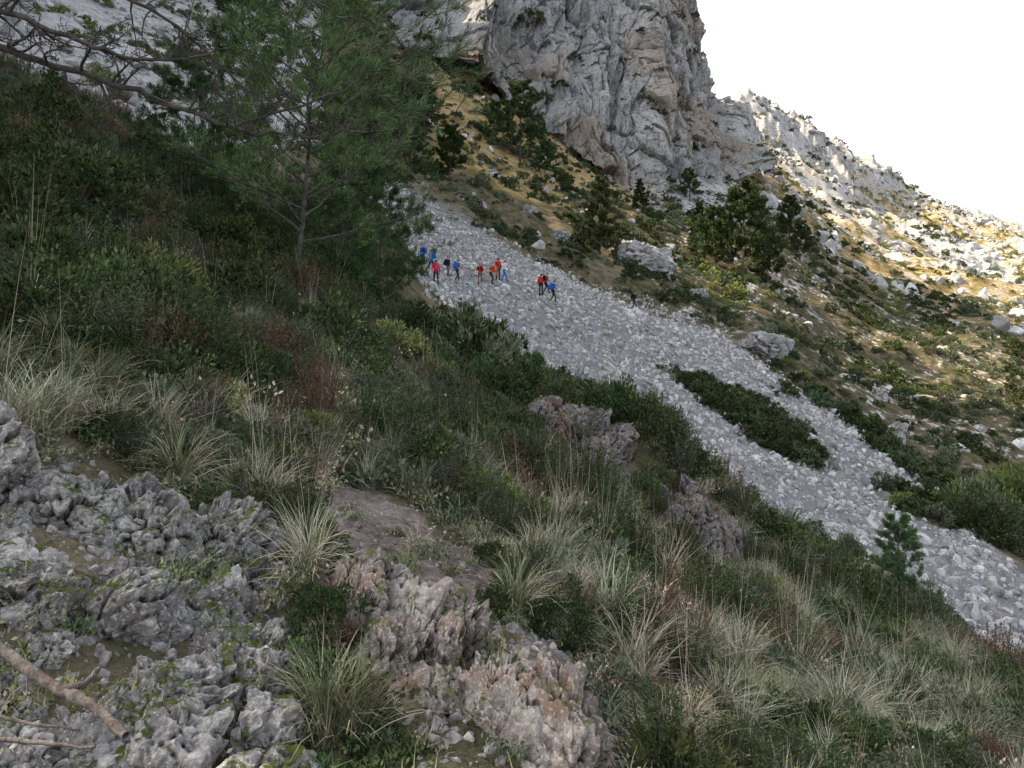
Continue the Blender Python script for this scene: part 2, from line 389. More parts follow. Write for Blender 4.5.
def needly(name,seed,mat,ns=60,nl=42,ll=.055,lw=.011,spread=.9,tall=.7):
    rg=np.random.default_rng(seed);g=Geo();Cs=[];Ds=[]
    for k in range(ns):
        an=rg.uniform(0,2*math.pi);th=rg.uniform(.05,spread)
        L=rg.uniform(.65,1)*tall*(1-.25*th)
        dr=np.array([math.cos(an)*math.sin(th),math.sin(an)*math.sin(th),math.cos(th)])
        b=np.array([math.cos(an),math.sin(an),0])*rg.uniform(0,.1)
        t=np.linspace(0,1,4)[:,None]
        cv=b+dr*L*t+np.array([0,0,.12])*t*t*L+rg.normal(size=(4,3))*.012
        Vv,Ff=tube(cv,[.006,.004,.003,.0015],3);g.add(Vv,Ff,1)
        tt=rg.uniform(.25,1,nl)
        px=np.stack([np.interp(tt,t[:,0],cv[:,q]) for q in range(3)],1)
        Cs.append(px);Ds.append(unit(rg.normal(size=(nl,3)))*.8+dr*.8)
    C=np.concatenate(Cs);D=np.concatenate(Ds)
    Vv,Ff=leaves(C,D,rg.uniform(.6,1.1,len(C))*ll,lw,rg);g.add(Vv,Ff,0)
    return g.mesh(name,[mat,m_twig])
def tuft(name,seed,mat,n=150,L=(.45,1.),w=.012,br=.1,stalk=0,th1=(.6,2.1),bias=None):
    rg=np.random.default_rng(seed);g=Geo()
    Vv,Ff=blades(n,L,w,br,(.02,.5),th1,rg,5,bias);g.add(Vv,Ff,0)
    Vv,Ff=blades(n//3,(L[0]*.5,L[1]*.85),w*.8,br*1.2,(.3,1.),(1.2,2.3),rg,4);g.add(Vv,Ff,1)
    if stalk:
        Vv,Ff=blades(stalk,(1.2,1.7),.007,br*.5,(.0,.15),(.1,.35),rg,5);g.add(Vv,Ff,1)
    return g.mesh(name,[mat,m_straw])
SH=[leafy('mastic_shrub',1,m_lent),leafy('mastic_shrub',2,m_lent,80,40,.05,.024,1.),
    needly('rosemary_shrub',3,m_rose),needly('rosemary_shrub',4,m_rose,75,40,.05,.011,1.15,.6),
    leafy('cistus_shrub',5,m_cist,70,45,.05,.02,.8),
    needly('heather_shrub',6,m_heat,60,40,.04,.012,.8,.8),
    leafy('euphorbia_shrub',7,m_yel,60,40,.065,.02,.8),needly('juniper_shrub',8,m_lent,75,50,.065,.011,1.,.75)]
c_sh=proto_coll('shrub_kinds',SH)
FS=[leafy('far_shrub',11,m_fl,34,22,.11,.065,.85),leafy('far_shrub',12,m_fl,30,22,.11,.065,1.),
    leafy('far_shrub',13,m_rose,32,22,.11,.05,.75),leafy('far_shrub',14,m_cist,30,22,.11,.05,.7),
    leafy('far_shrub',15,m_yel,32,22,.11,.05,.75)]
c_fs=proto_coll('distant_shrub_kinds',FS)
GR=[tuft('grass_tuft',21,m_gras),tuft('grass_tuft',22,m_gras,130,(.35,.8),.011,.08,0,(.9,2.4)),
    tuft('grass_tuft',23,m_grsb,170,(.45,1.),.011,.1,2),tuft('grass_tuft',24,m_grsb,140,(.4,.9),.011,.12,0,(.5,1.8),(.5,-.2)),
    tuft('grass_tuft',25,m_straw,100,(.3,.8),.009,.1,3)]
c_gr=proto_coll('grass_kinds',GR)
def herb(name,seed,mat,n=40,L=(.1,.35)):
    rg=np.random.default_rng(seed);g=Geo();Vv,Ff=blades(n,L,.014,.18,(.1,.9),(.5,1.8),rg,3);g.add(Vv,Ff,0)
    C=rg.normal(size=(n*3,3))*np.array([.13,.13,.03])+np.array([0,0,.08]);C[:,2]=np.abs(C[:,2])
    Vv,Ff=leaves(C,rg.normal(size=C.shape)+np.array([0,0,.8]),.05,.028,rg);g.add(Vv,Ff,0)
    return g.mesh(name,[mat])
HB=[herb('herb',31,m_lent),herb('herb',32,m_gras),herb('herb',33,m_cist),herb('herb',34,m_straw,50),herb('herb',35,m_yel)]
c_hb=proto_coll('herb_kinds',HB)
import bmesh
def stone(name,seed,mat,npts=16,sq=(1,.8,.6)):
    rg=np.random.default_rng(seed);bm=bmesh.new()
    P=unit(rg.normal(size=(npts,3)))*rg.uniform(.75,1.1,(npts,1))*.5*np.array(sq)
    for p in P:bm.verts.new(p)
    r=bmesh.ops.convex_hull(bm,input=bm.verts)
    bmesh.ops.delete(bm,geom=[e for e in r['geom_interior'] if isinstance(e,bmesh.types.BMVert)],context='VERTS')
    bmesh.ops.bevel(bm,geom=list(bm.edges),offset=.025,segments=1,affect='EDGES')
    me=bpy.data.meshes.new(name);bm.to_mesh(me);bm.free();me.materials.append(mat);return me
m_stone=rockmat('scree_stone',(.19,.185,.18),(.33,.325,.315),(.47,.46,.445),1.2,None,False,0,.75,None,True)
m_stone2=rockmat('path_stone',(.08,.068,.06),(.2,.175,.16),(.36,.33,.3),2,None,False,0,.7,None,True)
c_st=proto_coll('scree_stone_kinds',[stone('stone',40+i,m_stone,14+i,(1,.75+.05*i,.5+.06*i)) for i in range(6)])
c_ps=proto_coll('path_stone_kinds',[stone('stone',50+i,m_stone2,12+i,(1,.7,.5)) for i in range(5)])
# ------------------------------------------------------------ scatter
def cand(n,y0,y1,a0=-.75,a1=.75):
    y=np.sqrt(rng.uniform(y0*y0,y1*y1,n));a=rng.uniform(a0,a1,n);x=a*y
    z=ground(x,y);return x,y,z,512+F*a,HV-F*z/y
FR=[(-200,425),(60,425),(140,455),(200,490),(285,545),(300,600),(300,700),(270,790),(-200,790)]
MR=[(320,550),(400,570),(480,605),(540,660),(565,790),(400,790),(355,690),(325,620)]
OUTC=[(515,385),(640,395),(700,455),(755,500),(760,580),(690,590),(600,500),(520,460)]
def m_rock(u,v,y): return ((inpoly(u,v,FR)&(y<4.9))|(inpoly(u,v,MR)&(y<5.5)))
def eul(n,tilt=.12,full=False):
    if full:return rng.uniform(0,2*np.pi,(n,3))
    return np.stack([rng.normal(size=n)*tilt,rng.normal(size=n)*tilt,rng.uniform(0,2*np.pi,n)],1)
def sc3(s,j=.15): return s[:,None]*rng.uniform(1-j,1+j,(len(s),3))
def pick(u,y,x,w):
    n=len(x);cw=np.cumsum(w)/np.sum(w)
    q=np.clip(.5+.5*1.3*vn2(x/ (.6+.05*y),y/(.6+.05*y),seed=91)+rng.normal(size=n)*.14,0,.999)
    return np.searchsorted(cw,q)
def put(name,coll,lst):
    P=np.concatenate([l[0] for l in lst]);R=np.concatenate([l[1] for l in lst]);S=np.concatenate([l[2] for l in lst]);I=np.concatenate([l[3] for l in lst])
    return instancer(name,coll,P,R,S,I)
def batch(n,y0,y1,mask,smin,smax,w,sink=.03,tilt=.12,pw=1.5,a0=-.75,a1=.75,j=.15):
    x,y,z,u,v=cand(n,y0,y1,a0,a1);k=mask(u,v,y,x)
    x,y,z,u,v=[q[k] for q in(x,y,z,u,v)]
    s=smin+(smax-smin)*rng.uniform(0,1,len(x))**pw
    return (np.stack([x,y,z-sink*s],1),eul(len(x),tilt),sc3(s,j),pick(u,y,x,w))
ok=lambda u,v,y,x:~m_path(u,v,y)&~(m_path(u,v-12,y)&(v<600))&~m_rock(u,v,y)&~m_scree(u,v,y)&~(inpoly(u,v,TRAIL)&(y>60)&(y<110))&~(inpoly(u,v,OUTC)&(y>11.5)&(y<16.4)&(rng.uniform(size=len(u))<.92))
okL=lambda u,v,y,x:ok(u,v,y,x)&((u<520)|(rng.uniform(size=len(u))<.55))
okM=lambda u,v,y,x:ok(u,v,y,x)&~((u>395)&(u<470)&(y>24))&~((u>800)&(y>20)&(rng.uniform(size=len(u))<.75))
PW=(4,3,2.5,2.5,3,1.7,1.2,3)
sh=[batch(340,3.0,7,ok,.28,.58,PW),
    batch(1050,7,16,okL,.5,1.15,PW),
    batch(1800,16,36,okM,.7,1.9,PW)]
def hero(lst,sink=.03):
    P=[];R=[];S=[];I=[]
    for (u,y,s,i,hz) in lst:
        x=(u-512)/F*y;P.append((x,y,float(ground(x,y))-sink*s));R.append((0,0,random.uniform(0,6.28)));S.append((s,s,s*hz));I.append(i)
    return (np.array(P),np.array(R),np.array(S),np.array(I))
sh.append(hero([(470,19,2.9,4,1.3),(478,19.6,2.5,0,1.35),(455,19.3,2.0,1,1.3),(440,13.5,1.4,4,1.1),(385,16,1.8,6,.9),(405,8.6,1.1,7,.9),(370,9,.9,7,.9),(450,7.8,.85,3,1),(500,7.2,.8,3,1),(480,7.6,.9,7,.8),(430,8.4,1.1,0,.9),(520,7.6,.8,7,.8),(400,8.2,.8,2,.9),
 (600,17,1.5,1,1.0),(635,17.2,1.9,0,1),(665,17.2,1.3,3,1),(690,17.6,1.4,0,.9),(560,16.8,1.2,2,1),(615,17.5,1.6,0,1.2),(650,18,1.6,7,1),(780,22,2.0,0,1),(830,24,1.7,1,1),(800,21,1.5,4,1),(760,23,1.7,1,1),(740,17.8,1.,2,1),
 (640,14.9,.8,0,.8),(655,14.4,.7,7,1),(630,15.6,.7,5,1.1),(530,15,.8,0,1),(668,15.9,.7,1,1),
 (330,14,2.0,0,1),(300,12,1.4,6,.9),(240,14,2.0,0,1.1),(180,9,1.4,7,1),(120,9,1.7,0,1),(60,8,1.5,1,.9),(20,7,1.2,0,.9),(150,13,2,6,.9),(70,15,2.4,1,1),(340,22,2.4,1,1.1),(390,26,1.8,0,1.0),(410,20,1.4,7,1.),(520,11,1.3,2,1),(360,11,1.2,4,1),
 (160,7.3,1.1,0,.8),(90,7.4,1.,1,.8),(220,8.5,1.2,0,1),(30,9.5,1.6,0,1),(0,12,2.2,1,1),(110,18,2.6,0,1),(200,20,2.6,7,1),(270,20,2.4,0,1),(40,24,3,1,1),(150,28,3.4,0,1),(310,30,3,1,1),(260,10,1.3,5,1),(430,24,1.3,0,1),(450,26,1.2,7,1),(500,24,1.6,1,1),(540,21,1.5,0,1),
 (325,3.9,.3,5,1),(345,3.7,.28,5,1),(640,5.6,.6,5,1),(690,6,.6,5,1),(660,6.4,.7,5,1),(620,5.2,.45,0,1),(660,4.9,.4,4,1),
 (985,44,4.4,4,1.3),(1005,45,4.6,6,1.2),(960,44,3.4,1,1.1),(1000,42.5,3.6,0,1.1),(1030,45,4.4,0,1.2),(970,45,4.2,4,1.3),(1020,46,5,6,1.4),(945,46,2.8,0,1),(990,46,4.8,6,1.4),(1050,43,4.4,4,1.2),(975,42.5,3,1,1)]))
put('shrubs',c_sh,sh)
gw=(3,2.5,3,3.5,2.8)
gr=[batch(190,3.0,7,ok,.3,.58,gw,.02,.15),batch(560,7,16,ok,.45,.85,gw,.02,.15),
    batch(1250,16,36,ok,.7,1.1,gw,.02,.15),
    batch(480,4.5,16,lambda u,v,y,x:ok(u,v,y,x)&(u>540),.4,.8,(1,2,4,4,3),.02,.15)]
gr.append(hero([(0,4.5,.75,2,1),(30,4.7,.7,3,1),(-10,5.2,.8,2,1),(60,5.0,.65,2,1),(110,5.4,.6,3,1),(95,6,.7,0,1),(255,5.3,.6,2,1),(275,5.2,.5,4,1.),(240,5.5,.5,0,1),(250,5.6,.6,3,1),(285,6.2,.5,0,1),(265,5.4,.7,4,1.1),(30,7.5,1,4,1.1),(200,7,.7,3,1),(160,6.2,.65,3,1),
 (530,6.2,.5,0,1),(545,5.6,.45,3,1),(570,6.5,.6,1,1),(560,7.5,.6,4,1.1),(325,3.7,.25,0,1),(700,6,.7,3,1),(740,6.5,.7,2,1),(800,7,.8,2,1),(840,6,.6,3,1),(760,5,.5,3,1),(900,7.5,.8,2,1),(640,4.6,.4,3,1),(690,4.4,.45,4,1),(600,4.9,.38,1,1)]))
put('grass',c_gr,gr)
hb=[batch(2000,2.2,7,lambda u,v,y,x:(~m_path(u,v,y)|(rng.uniform(size=len(u))<.06))&(~m_rock(u,v,y)|(rng.uniform(size=len(u))<.2)),.3,.7,(3,4,3,3,1),.0,.2),
    batch(3000,7,20,ok,.7,1.4,(3,4,3,3,1),.0,.2)]
put('ground_herbs',c_hb,hb)
okf=lambda u,v,y,x:~m_scree(u,v,y)&~((u<750)&(y>190))&~((u>395)&(u<500)&(y<60)&(v>285))&~(inpoly(u,v,TRAIL)&(y>60)&(y<110))&(vn2(x/6,y/6,5)+.6*vn2(x/25,y/25,6)+rng.normal(size=len(u))*.5>-.15)
fw=(3,3,3,3,1.2)
fs=[batch(4800,34,100,okf,.5,2.2,fw,.05,.1,2.5),
    batch(11000,100,240,okf,.8,3.2,fw,.05,.1,2.6),
    batch(7000,240,620,okf,1.2,5,(3,3,3,3,2.2),.05,.1,2.8,-.1,.8),
    batch(12000,34,100,lambda u,v,y,x:m_isl(u,v,y),.6,2.0,(4,3,2,.6,.6),.05),]
hp=[]
for (u1,v1,y1),(u2,v2,y2),n,sz in [((755,365,73),(930,475,54),50,3.0),((930,475,54),(960,500,48),10,3),((560,250,100),(745,325,84),34,2.6),((470,240,90),(570,270,88),20,2.),((580,215,115),(740,280,105),50,4.2),((640,180,190),(760,260,130),30,4)]:
    for k in range(n):
        t=random.random();u=u1+(u2-u1)*t+random.gauss(0,9);y=y1+(y2-y1)*t+random.gauss(0,2.5)
        hp.append((u,y,sz*random.uniform(.4,1.1),random.choice([0,1,1,2]),random.uniform(.7,1.1)))
fs.append(hero(hp,.06))
put('distant_shrubs',c_fs,fs)
def screeb(n,y0,y1,s0,s1,pw):
    x,y,z,u,v=cand(n,y0,y1,-.2,.8);k=m_scree(u+rng.normal(size=n)*5,v+rng.normal(size=n)*4,y)
    x,y,z=x[k],y[k],z[k];s=s0+(s1-s0)*rng.uniform(0,1,len(x))**pw
    return (np.stack([x,y,z+.02*s],1),eul(len(x),0,True),sc3(s,.25),rng.integers(0,6,len(x)))
ls=lambda u,v,y,x:(u<330)&(v<150)&(y>32)&(vn2(x/5,y/5,55)>.0)
b=batch(3500,32,110,ls,.4,1.5,(1,1,1,1,1,1),-.05,1.5,2,-.75,-.2,.3)
fr=batch(9000,200,600,lambda u,v,y,x:(u>740)&(vn2(x/14,y/14,56)>.0),1.,8,(1,1,1,1,1,1),.1,1.0,3.,.25,.8,.3)
mr=batch(5200,34,260,lambda u,v,y,x:okf(u,v,y,x)&(vn2(x/9,y/9,57)>-.1),.3,2.6,(1,1,1,1,1,1),.1,1.0,2.8,-.2,.8,.3)
put('scree_stones',c_st,[screeb(48000,25,105,.16,.65,2.4),screeb(1500,25,105,.6,1.2,2.5),b,fr,mr])
ps=[batch(6500,2.2,11,lambda u,v,y,x:m_path(u+rng.normal(size=len(u))*8,v,y),.015,.11,(1,1,1,1,1),.1,1.5,4,-.4,.4,.3),
    batch(6500,2.2,6,lambda u,v,y,x:m_rock(u,v,y)|(inpoly(u,v,[(500,600),(660,690),(680,790),(500,790)])),.03,.17,(1,1,1,1,1),.1,1.5,3,-.7,.4,.3)]
put('path_stones',c_ps,ps)
# ------------------------------------------------------------ rocks
def ico(sub):
    bm=bmesh.new();bmesh.ops.create_icosphere(bm,subdivisions=sub,radius=1)
    bm.verts.ensure_lookup_table()
    V=np.array([v.co[:] for v in bm.verts]);Fa=np.array([[v.index for v in f.verts] for f in bm.faces]);bm.free();return V,Fa
ICO={k:ico(k) for k in(4,5,6)}
def block(seed,S,loc,rot,sub=6,pit=1.,bed=None,nf_=15,mnh=.62):
    rg=np.random.default_rng(seed);Dv,Fa=ICO[sub];S=np.array(S,float)
    wd=unit(Dv+.10*np.stack([fbm3(Dv*2.2+k*7+seed,3,seed+k) for k in range(3)],1))
    N=unit(np.concatenate([rg.normal(size=(nf_,3)),np.eye(3),-np.eye(3)]));h=np.concatenate([rg.uniform(mnh,1.,nf_),np.full(6,.9)])
    dn=wd@N.T;r=np.where(dn>.05,h[None]/np.maximum(dn,.05),9).min(1);r=np.minimum(r,1.35)
    V=Dv*r[:,None]
    P=V*S/S.max()
    F1,F2,cid,fc=worley((P+.1*np.stack([vn3(P*5+k,seed+70+k) for k in range(3)],1))*1.9+seed*1.7,seed)
    dsp=.2*(cid-.5)+.22*fc-.13*np.exp(-((F2-F1)*16)**1)
    F1,F2,cid,fc=worley(P*5.1+seed*.7,seed+20)
    dsp+=.05*(cid-.5)+.06*fc-.04*np.exp(-(F2-F1)*12)
    if bed is not None:
        b=np.array(bed)/np.linalg.norm(bed);q=(P@b)*7+1.2*fbm3(P*2+seed,3,seed+4)
        fr_=q-np.floor(q);lay=hsh(np.floor(q),np.floor(q)*0,seed=seed+3)
        dsp+=.24*(lay-.5)-.10*np.exp(-(np.minimum(fr_,1-fr_))*14)
    dsp+=(.06*fbm3(P*4+3,3,seed+5)+.038*fbm3(P*10,4,seed+6,.6,True)*pit)
    V=V*(1+dsp)[:,None]*S
    R=np.array(Euler(rot).to_matrix())
    return V@R.T+np.array(loc),Fa
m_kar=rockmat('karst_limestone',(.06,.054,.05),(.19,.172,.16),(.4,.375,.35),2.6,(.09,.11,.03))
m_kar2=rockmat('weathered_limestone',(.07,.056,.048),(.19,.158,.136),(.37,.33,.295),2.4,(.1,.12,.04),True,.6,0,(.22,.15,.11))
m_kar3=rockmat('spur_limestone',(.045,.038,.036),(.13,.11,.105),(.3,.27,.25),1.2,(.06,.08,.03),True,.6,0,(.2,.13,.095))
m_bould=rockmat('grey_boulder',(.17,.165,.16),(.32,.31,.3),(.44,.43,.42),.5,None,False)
def onr(u,y,dz=0):
    x=(u-512)/F*y;return (x,y,float(ground(x,y))+dz)
R_=random.Random(3)
g=Geo();k=0
big=[(-20,4.2,-.10,(.5,.40,.44)),(65,4.2,-.10,(.40,.36,.40)),(140,4.35,-.10,(.36,.34,.34)),(215,4.6,-.08,(.30,.3,.32)),(262,4.4,-.12,(.2,.25,.27)),
   (20,3.55,-.13,(.34,.3,.3)),(110,3.6,-.14,(.34,.3,.29)),(195,3.8,-.15,(.30,.3,.29)),(-10,3.0,-.16,(.34,.28,.22)),(80,3.0,-.15,(.3,.28,.24)),(165,3.15,-.16,(.28,.26,.24)),(238,3.35,-.15,(.22,.25,.22)),(150,2.6,-.15,(.27,.2,.17)),(40,2.5,-.17,(.27,.2,.17))]
for (u,y,dz,sz) in big:
    Vv,Ff=block(100+k,sz,onr(u,y,dz),(R_.uniform(-.4,.4),R_.uniform(-.4,.4),R_.uniform(0,6)),6);g.add(Vv,Ff);k+=1
for i in range(60):
    u=R_.uniform(-60,290);y=R_.uniform(2.5,4.8)
    if y>4.1+ (285-u)/285*.5: continue
    q=R_.uniform(.07,.2);Vv,Ff=block(150+i,(q,q*R_.uniform(.7,1),q*R_.uniform(.7,1.2)),onr(u,y,-.01),(R_.uniform(-.5,.5),R_.uniform(-.5,.5),R_.uniform(0,6)),5);g.add(Vv,Ff)
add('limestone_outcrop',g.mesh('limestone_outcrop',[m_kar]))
g=Geo()
for i in range(60):
    t=R_.random();u=335+(575-335)*t+R_.gauss(0,16);y=4.55+(3.2-4.55)*t-R_.uniform(0,.7)*(1-.3*t)
    q=R_.uniform(.65,1.25)*(1-.2*t)
    Vv,Ff=block(200+i,(.085*q*R_.uniform(.7,1.5),.25*q,.30*q*R_.uniform(.7,1.2)),onr(u,y,-.05),(R_.uniform(-.3,.3),R_.uniform(.05,.6),R_.uniform(.2,1.)),5 if i%3 else 6,1.,(1,.1,.1));g.add(Vv,Ff)
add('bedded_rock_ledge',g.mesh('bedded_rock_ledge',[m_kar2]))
g=Geo()
for i,(u,y,dz,sz) in enumerate([(540,15.7,.0,(.6,.6,.75)),(572,15.5,-.05,(.7,.6,.8)),(603,15.6,-.15,(.6,.7,.7)),(632,15.7,-.6,(.6,.7,.6)),(662,15.7,-.5,(.6,.7,.6)),(695,15.5,.2,(.55,.6,.9)),(722,15.6,.1,(.42,.5,1.0)),(740,15.8,-.3,(.3,.5,.8)),(556,14.9,.0,(.4,.4,.5)),(590,15,-.1,(.45,.4,.5)),(618,15,-.2,(.4,.4,.4)),(680,15,.1,(.4,.4,.6)),(710,15.1,.0,(.4,.4,.8)),(730,15.0,-.4,(.35,.35,.7))]):
    Vv,Ff=block(300+i,sz,onr(u,y,dz),(R_.uniform(-.3,.3),R_.uniform(-.3,.3),R_.uniform(0,6)),6,1.4);g.add(Vv,Ff)
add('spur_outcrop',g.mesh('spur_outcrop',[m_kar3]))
for i,(u,y,dz,sz,rt) in enumerate([(640,102,1.2,(4.0,3.2,3.0),.3),(768,74,.4,(2.5,1.5,1.4),.4),(897,66,.8,(.6,.8,1.3),.2),(560,96,.6,(1.1,1,1),.2),(530,108,.4,(1.,1,.9),.2),(335,60,.5,(1.2,1,.8),.2),(620,5.9,.0,(.13,.2,.14),.2),(880,80,.3,(1,.8,.8),1),(700,92,.3,(1.4,1,.9),1)]):
    Vv,Ff=block(400+i,sz,(0,0,0),(.1,.3,rt),5,.4,None,10,.85)
    add('boulder',mesh_np('boulder',Vv,Ff,[m_bould]),None,onr(u,y,dz))
# ------------------------------------------------------------ cliff
m_cliff=NT('cliff_limestone');s=m_cliff;tc=s.n('ShaderNodeTexCoord');v=tc.outputs['Object'];g_=s.n('ShaderNodeNewGeometry')
mp=s.n('ShaderNodeMapping');mp.inputs['Scale'].default_value=(1,1,.3);s.l(v,mp.inputs[0])
n1=s.noise(mp.outputs[0],.09,6,.7);n2=s.noise(mp.outputs[0],.5,5,.75);n3=s.noise(v,.05,5,.6)
c=s.ramp(s.math('ADD',s.math('MULTIPLY',n1,.5),s.math('MULTIPLY',n2,.5)),[(.37,(.15,.148,.15)),(.45,(.36,.355,.35)),(.55,(.53,.52,.5))])
c=s.mix(s.math('MULTIPLY',s.step(n3,.5,.62),.45),c,(.44,.33,.24))
c=s.mix(s.math('MULTIPLY',s.step(g_.outputs['Pointiness'],.495,.43),.7),c,(.06,.06,.065))  # cliff recesses darkened by pointiness, shade put into the colour
sn=s.n('ShaderNodeSeparateXYZ');s.l(g_.outputs['Normal'],sn.inputs[0])
c=s.mix(s.math('MULTIPLY',s.step(sn.outputs['Z'],.5,.8),s.step(n2,.45,.55)),c,(.12,.115,.05))
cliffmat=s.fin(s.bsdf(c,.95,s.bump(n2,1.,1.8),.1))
base=[(250,-60,130),(330,-20,150),(380,8,162),(420,42,165),(470,76,170),(520,106,178),(560,138,182),(600,165,184),(632,197,184),(660,185,192),(700,172,205),(745,172,225),(768,175,245),(775,178,290)]
top=[(240,-75,160),(320,-70,175),(370,-80,185),(420,-90,190),(470,-110,195),(520,-130,200),(560,-130,205),(600,-110,206),(632,-60,206),(662,-2,212),(694,52,222),(731,104,236),(755,158,250),(765,165,295)]
def Wp(p): return np.array([(p[0]-512)/F*p[2],p[2],(HV-p[1])/F*p[2]])
Bs=np.array([Wp(p) for p in base]);Tp=np.array([Wp(p) for p in top])
NS,NTT=900,440
ss=np.linspace(0,len(base)-1,NS);tt=np.linspace(-.12,1.04,NTT)
b_=np.stack([np.interp(ss,np.arange(len(base)),Bs[:,k]) for k in range(3)],1)
t_=np.stack([np.interp(ss,np.arange(len(top)),Tp[:,k]) for k in range(3)],1)
G=b_[:,None]+(t_-b_)[:,None]*tt[None,:,None]
Pf=G.reshape(-1,3)
tg=np.gradient(b_,axis=0);tg=blur(tg,12,0);nrm=unit(np.cross(tg,(t_-b_)));nrm=np.where((nrm[:,1:2]>0),-nrm,nrm)
Nf=np.repeat(nrm,NTT,axis=0)
Q=Pf*np.array([1,1,.4])
D=11*fbm3(Q/28,2,501,.5,True)+3.4*fbm3(Q/11,3,511,.5,True)
Qw=Pf+3*np.stack([vn3(Pf/9+k*5,570+k) for k in range(3)],1)
for cs,am,sd in((16.,3.2,520),(6.,1.7,530),(2.4,.8,550)):
    F1,F2,cid,fct=worley((Qw*np.array([1,1,.45]))/cs,sd);D+=am*(fct*1.3+(cid-.5)*.8)-am*.35*np.exp(-(F2-F1)*20)
D+=.8*fbm3(Pf/2.2,4,540,.6,True)
fade=np.repeat(1-.75*sst(ss,10.3,12),NTT)
Pc=Pf+Nf*(D*fade)[:,None]
ii=np.arange(NS-1)[:,None]*NTT+np.arange(NTT-1)[None,:]
Fq=np.stack([ii,ii+NTT,ii+NTT+1,ii+1],2).reshape(-1,4)
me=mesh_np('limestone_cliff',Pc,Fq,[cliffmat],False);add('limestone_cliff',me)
PG=Pc.reshape(NS,NTT,3)
nn=np.cross(PG[1:,:-1]-PG[:-1,:-1],PG[:-1,1:]-PG[:-1,:-1]);nn=unit(nn)
cand_=np.argwhere(np.abs(nn[:,:,2])>.6);rng.shuffle(cand_);cand_=cand_[:420]
CP=PG[cand_[:,0],cand_[:,1]];nC=len(CP);sC=.7+2.8*rng.uniform(0,1,nC)**2.3
extra=[(530,22,172,6.),(522,26,172,4.),(645,100,188,4.),(652,104,190,3.),(560,85,178,3.5),(690,150,203,5),(675,140,203,4),(575,38,186,3.5),(484,20,170,2.5),(598,50,180,3)]
EP=[];ES=[]
pu=512+F*PG[:,:,0]/PG[:,:,1];pv=HV-F*PG[:,:,2]/PG[:,:,1]
for u,v_,y_,sz in extra:
    k=np.argmin(((pu-u)**2+(pv-v_)**2));EP.append(PG.reshape(-1,3)[k]);ES.append(sz)
CP=np.concatenate([CP,np.array(EP)]);sC=np.concatenate([sC,np.array(ES)])
put('cliff_shrubs',c_fs,[(CP-np.array([0,0,.3]),eul(len(CP),.1),sc3(sC),rng.choice([0,1,2,3],len(CP)))])
# ------------------------------------------------------------ pines
def pine(name,seed,H,crown0=.3,spread=.42,nlimb=16,tufts=9,nn_=22,nl=.1,nw=.005,mat=None,lean=(0,0),conic=.5,tw=.016):
    rg=np.random.default_rng(seed);g=Geo()
    k=9;t=np.linspace(0,1,k);tr_=np.stack([lean[0]*t*H+rg.normal(size=k)*.018*H*t,lean[1]*t*H+rg.normal(size=k)*.018*H*t,t*H],1)
    Vv,Ff=tube(tr_,tw*H*(1-t*.88)+.004,8);g.add(Vv,Ff,1)
    C=[];D=[]
    for i in range(nlimb):
        f=crown0+(1-crown0)*((i+rg.uniform(0,.6))/nlimb)
        b=np.array([np.interp(f,t,tr_[:,q]) for q in range(3)])
        an=i*2.4+rg.uniform(-.5,.5);L=H*spread*((1-f)/(1-crown0))**conic*rg.uniform(.65,1.1)+.06*H
        up=rg.uniform(.05,.55)+.5*f
        dr=unit(np.array([math.cos(an),math.sin(an),up]))
        m=7;tt_=np.linspace(0,1,m)[:,None]
        cv=b+dr*L*tt_+np.array([0,0,.15*L])*tt_**2+rg.normal(size=(m,3))*.03*L*tt_
        Vv,Ff=tube(cv,(.005*H*(1-f*.6))*(1-.85*tt_[:,0])+.002,5);g.add(Vv,Ff,1)
        for j in range(tufts):
            q=rg.uniform(.3,1);p=np.array([np.interp(q,tt_[:,0],cv[:,z]) for z in range(3)])
            a2=rg.uniform(0,6.28);d2=unit(dr*.9+np.array([math.cos(a2),math.sin(a2),rg.uniform(-.1,.9)])*.9)
            l2=L*rg.uniform(.15,.38)
            e=p+d2*l2;mid=(p+e)/2+rg.normal(size=3)*.04*l2
            Vv,Ff=tube([p,mid,e],[.0022*H*.6,.0014*H*.6,.001*H*.5],3);g.add(Vv,Ff,1)
            for w in range(4):
                e2=mid+(e-mid)*rg.uniform(0,1.1)+rg.normal(size=3)*.13*l2
                C.append(e2+rg.normal(size=(nn_,3))*.006*H-d2*rg.uniform(0,.3,(nn_,1))*l2*.5);D.append(unit(rg.normal(size=(nn_,3)))*.9+d2+np.array([0,0,.4]))
    C=np.concatenate(C);D=np.concatenate(D)
    Vv,Ff=leaves(C,D,rg.uniform(.7,1.2,len(C))*nl,nw,rg);g.add(Vv,Ff,0)
    return g.mesh(name,[mat or m_pine,m_bark])
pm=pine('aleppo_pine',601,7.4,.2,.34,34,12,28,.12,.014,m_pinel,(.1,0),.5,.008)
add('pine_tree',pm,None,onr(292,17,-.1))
pm1=pine('aleppo_pine',602,4.2,.05,.42,26,11,22,.13,.016,m_pine,(-.1,.1),.5,.009)
add('pine_tree',pm1,None,onr(200,20,-.1));add('pine_tree',pm1,None,onr(385,24,-.1)).rotation_euler[2]=2
pm1b=pine('aleppo_pine',606,7.6,.12,.34,30,12,20,.18,.024,m_pine,(.06,0),.5,.008)
add('pine_tree',pm1b,None,onr(355,27,-.1)).rotation_euler[2]=1
o=add('pine_tree',pm1b,None,onr(255,27,-.1));o.rotation_euler[2]=3
o=add('pine_tree',pm1,None,onr(330,21,-.1));o.rotation_euler[2]=4
pm2=pine('young_pine',603,2.7,.05,.33,32,10,24,.1,.011,m_piney,(0,0),.8,.01)
add('young_pine_tree',pm2,None,onr(900,17,-.05))
